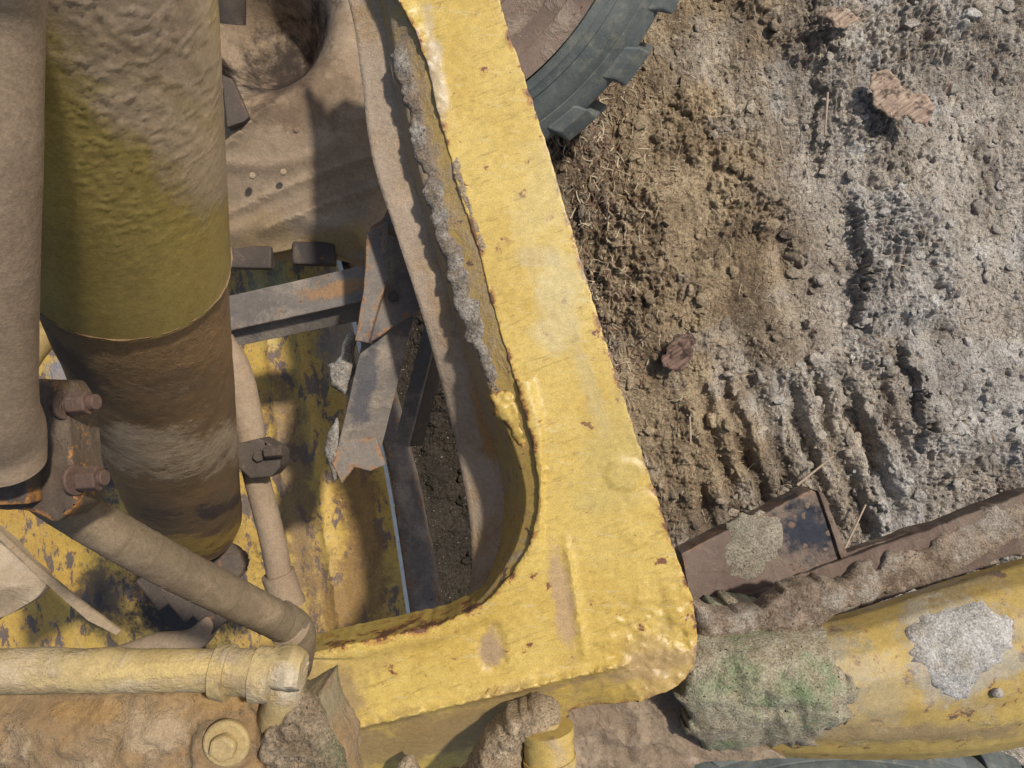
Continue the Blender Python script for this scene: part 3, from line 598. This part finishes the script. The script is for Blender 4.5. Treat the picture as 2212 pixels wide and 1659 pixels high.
# ================================================================ BOTTOM RIGHT
m_axle=worn('axle_beam_paint',(.50,.345,.085),(.42,.28,.065),(.35,.275,.185),.32,.40,rough=.55,bump=.7,chip=(.10,.06,.04),soft=.25,pb=.5,patches=[(1500,1560,1.3,230,60,5,(.30,.22,.14),.95),(1950,1600,1.3,420,38,2,(.29,.205,.10),.85),(1650,1450,1.3,240,170,0,(.33,.27,.17),.92),(1880,1500,1.3,90,90,0,(.37,.29,.17),.6),(2080,1400,1.3,150,120,-20,(.38,.335,.26),.75),(2140,1240,1.33,200,40,-18,(.27,.20,.12),.7)])
top=[(1550,1345),(1600,1340),(1640,1338),(1800,1330),(2000,1268),(2150,1222),(2330,1170)]
bot=[(1550,1640),(1600,1635),(1640,1632),(1800,1640),(2000,1640),(2150,1625),(2330,1590)]
cv=[]
for s in np.linspace(0,1,9):
    a=math.pi*s;y=(1-math.cos(a))/2;cv.append([(p[0]*(1-y)+q_[0]*y,p[1]*(1-y)+q_[1]*y,1.45-.17*math.sin(a)) for p,q_ in zip(top,bot)])
axle=loft('beam',cv,m_axle,200,6,.004,30,7)
grp('yellow_axle_beam',[axle])
TX=np.array(top,float);BX=np.array(bot,float)
def axd(off):
    def f(x,y):
        ty=np.interp(x,TX[:,0],TX[:,1]);by=np.interp(x,BX[:,0],BX[:,1]);s=np.clip((y-ty)/(by-ty),0,1)
        return 1.45-.17*2*np.sqrt(np.clip(s*(1-s),0,1))-off
    return f
crust('caked_green_mud',[(1478,1500),(1490,1400),(1520,1340),(1570,1300),(1660,1315),(1730,1310),(1780,1350),(1810,1430),(1850,1500),(1820,1575),(1740,1610),(1640,1625),(1560,1640),(1490,1600)],axd(.000),.040,d_green,6,44,21,75,90,.06,.5)
crust('caked_pale_mud',[(1965,1360),(2010,1325),(2050,1330),(2110,1290),(2150,1330),(2200,1340),(2198,1400),(2150,1440),(2110,1480),(2075,1515),(2030,1500),(2005,1450),(1970,1400)],axd(-.002),.012,d_white,6,34,23,26,40,.01,.5)
blob('pebble',W(2155,1497,1.285),.010,d_white,3,.3,12,(1,.9,.7),2)
crust('caked_mud_bank',[(1490,1300),(1560,1325),(1640,1310),(1700,1270),(1790,1250),(1860,1300),(1790,1345),(1720,1390),(1640,1370),(1560,1400),(1505,1390)],1.36,.03,d_brown,6,20,25,45,40,.05,.4)
m_brn=worn('lower_plate_brown',(.25,.175,.11),(.19,.13,.08),(.33,.25,.165),.6,.1,bump=1.0,soft=.4,ds=18)
hf('mudguard_plate',[(1200,1480),(1400,1470),(1500,1440),(1560,1560),(1700,1640),(1500,1650),(1470,1760),(1200,1760)],1.36,m_brn,8,False,4,lambda x,y,e:.014*fbm(x/30,y/30,0,5,3,.6),.03,.002,6)
m_rb=worn('rusty_bracket_paint',(.155,.105,.078),(.115,.073,.054),(.30,.245,.185),.45,.2,rough=.6,bump=1.0,soft=.35,ew=.8,ewc=(.10,.05,.035),patches=[(1742,1138,1.52,76,76,20,(.014,.017,.028),1.0)],halo=(.22,.12,.06),pb=.2)
kk=[hf('top_plate',[(1472,1195),(1560,1150),(1660,1105),(1752,1056),(1775,1068),(1800,1130),(1826,1200),(1740,1240),(1640,1285),(1560,1318),(1490,1300)],1.52,m_rb,8,False,4,lambda x,y,e:.0015*fbm(x/20,y/20,0,4,3),.06,.002,3),
    hf('end_cap',[(1768,1060),(1780,1066),(1834,1204),(1818,1210)],1.512,m_rust,8,False,2,None,.08,.002,3)]
for i in range(22):
    x=random.uniform(1700,1790);y=random.uniform(1085,1190)
    kk.append(blob('rust_scab_%d'%i,W(x,y,1.521),random.uniform(.003,.009),m_rust,2,.5,20,(1,1,.2),i))
grp('rusty_steel_bracket',kk)
crust('caked_grit.003',[(1560,1200),(1580,1150),(1625,1110),(1680,1098),(1705,1150),(1690,1220),(1640,1250),(1585,1250)],1.522,.010,dirt('bracket_mud',(.25,.205,.15),(.38,.33,.25),(.28,.25,.175)),6,44,31,30,35,.006,.4)
kk=[bar('beam_face',W(1560,1352,1.55),W(2330,1075,1.5),.10,.09,m_rust,Vector((0,.2,1)),(0,0),.004,.008,60),
    bar('beam_lip',W(1640,1262,1.56),W(2330,1040,1.52),.022,.06,m_rust,Vector((0,.2,1)),(0,0),.003,.004,60)]
grp('rusty_crossbeam',kk)
crust('caked_mud_ridge',[(1620,1330),(1700,1290),(1850,1235),(2000,1180),(2120,1120),(2260,1065),(2260,1180),(2120,1225),(2000,1265),(1880,1300),(1760,1345)],1.475,.020,d_brown,6,40,33,50,45,.02,.5)
# ================================================================ TYRES
g=G('tyre_rubber_dusty')
c=g.mix(g.mr(g.noise(7,7,.65),.3,.7),(.055,.066,.063),(.13,.14,.125));c=g.mix(g.math('MULTIPLY',g.mr(g.noise(22,8,.7),.48,.72),.7),c,(.23,.21,.15))
c=g.mix(1.0,c,g.mix(g.noise(240,4),(.7,)*3,(1.2,)*3),'MULTIPLY')
g.link(c,g.b.inputs['Base Color']);g.b.inputs['Roughness'].default_value=.7;g.link(g.bump(g.noise(120,6,.7),.5,.003),g.b.inputs['Normal']);m_tyre=g.m
def lathe(name,C,axis,prof,mat,seg=220):
    M=Matrix.Translation(C)@frame(axis,Vector((0,1,0)));V=[];n=len(prof)
    for i in range(seg):
        a=2*math.pi*i/seg
        for r,h in prof: V.append(M@Vector((r*math.cos(a),r*math.sin(a),h)))
    F=[(i*n+j,((i+1)%seg)*n+j,((i+1)%seg)*n+j+1,i*n+j+1) for i in range(seg) for j in range(n-1)]
    me=bpy.data.meshes.new(name);me.from_pydata(V,[],F);o=obj(name,me,mat);me.set_sharp_from_angle(angle=math.radians(35));return o
m_rim=worn('rim_dusty',(.22,.155,.11),(.15,.10,.075),(.38,.295,.215),.5,.3,bump=1.0,soft=.3,halo=(.30,.14,.07))
def tyre(name,C,axis,R,lugs=30,phase=0):
    s=R/.80
    body=lathe('carcass',C,axis,[(.44*s,-.42*s),(.56*s,-.50*s),(.72*s,-.42*s),(.745*s,-.3*s),(.770*s,-.1*s),(.770*s,-.012*s),(.760*s,.006*s),(.725*s,.035*s),(.722*s,.035*s),(.720*s,.040*s),(.69*s,.060*s),(.672*s,.066*s),(.670*s,.071*s),(.655*s,.074*s),(.650*s,.079*s),(.63*s,.080*s),(.625*s,.070*s)],m_tyre)
    rim=lathe('rim',C,axis,[(.625*s,.060*s),(.627*s,.092*s),(.61*s,.096*s),(.575*s,.09*s),(.57*s,.05*s),(.53*s,.04*s),(.52*s,-.04*s),(.44*s,-.05),(.42*s,-.15*s),(.1*s,-.16*s),(.1*s,-.05*s),(.001,-.05*s)],m_rim)
    M=Matrix.Translation(C)@frame(axis,Vector((0,1,0)));bm=bmesh.new()
    for i in range(lugs):
        a=2*math.pi*i/lugs+phase;w=.058*s
        pts=[(.742*s,.022*s),(.775*s,.008),(.805*s,-.03*s),(.808*s,-.24*s),(.73*s,-.24*s)]
        A=[];B=[]
        for r,h in pts:
            sk=.25*max(0,-h)/s
            for lst,sg in ((A,-1),(B,1)):
                tp_=1.0 if sg<0 else .7
                aa=a+sk+sg*(w/.8/s*tp_)+(.03 if r>.77*s else 0)
                lst.append(bm.verts.new(M@Vector((r*math.cos(aa),r*math.sin(aa),h))))
        n=len(pts);bm.faces.new(A);bm.faces.new(B[::-1])
        for j in range(n):bm.faces.new((A[j],B[j],B[(j+1)%n],A[(j+1)%n]))
    bmesh.ops.recalc_face_normals(bm,faces=bm.faces)
    me=bpy.data.meshes.new('tread_lugs');bm.to_mesh(me);bm.free();l=obj('tread_lugs',me,m_tyre,False,.008,3)
    return grp(name,[body,rim,l])
C=W(800,-325,1.78);tyre('rubber_tyre',C,Vector((-.10,-.36,1)),724*K*1.82,26,.03)
C2_=W(1900,2600,1.75);tyre('rubber_tyre.001',C2_,Vector((0,.25,1)),965*K*1.78,34,.0)
# ================================================================ LIGHT / CAMERA
az=math.radians(38);el=math.radians(57)
sd=Vector((math.cos(el)*math.cos(az),math.cos(el)*math.sin(az),math.sin(el)))
s=bpy.data.lights.new('sun','SUN');s.energy=4.1;s.angle=math.radians(3);s.color=(1,.955,.89)
so=bpy.data.objects.new('sun',s);so.rotation_euler=sd.to_track_quat('Z','Y').to_euler();sc.collection.objects.link(so)
w=bpy.data.worlds.new('World');sc.world=w;w.use_nodes=True;nt=w.node_tree
sk=nt.nodes.new('ShaderNodeTexSky');sk.sky_type='NISHITA';sk.sun_disc=False;sk.sun_elevation=el;sk.sun_rotation=math.radians(90)-az;sk.dust_density=2
nt.links.new(sk.outputs[0],nt.nodes['Background'].inputs[0]);nt.nodes['Background'].inputs[1].default_value=.115
cam=bpy.data.cameras.new('camera');cam.lens=36/1.385;cam.sensor_width=36;cam.clip_start=.02;cam.clip_end=2000
co_=bpy.data.objects.new('camera',cam);co_.location=(0,0,H);sc.collection.objects.link(co_);sc.camera=co_
sc.view_settings.view_transform='Standard';sc.view_settings.look='None';sc.view_settings.exposure=0
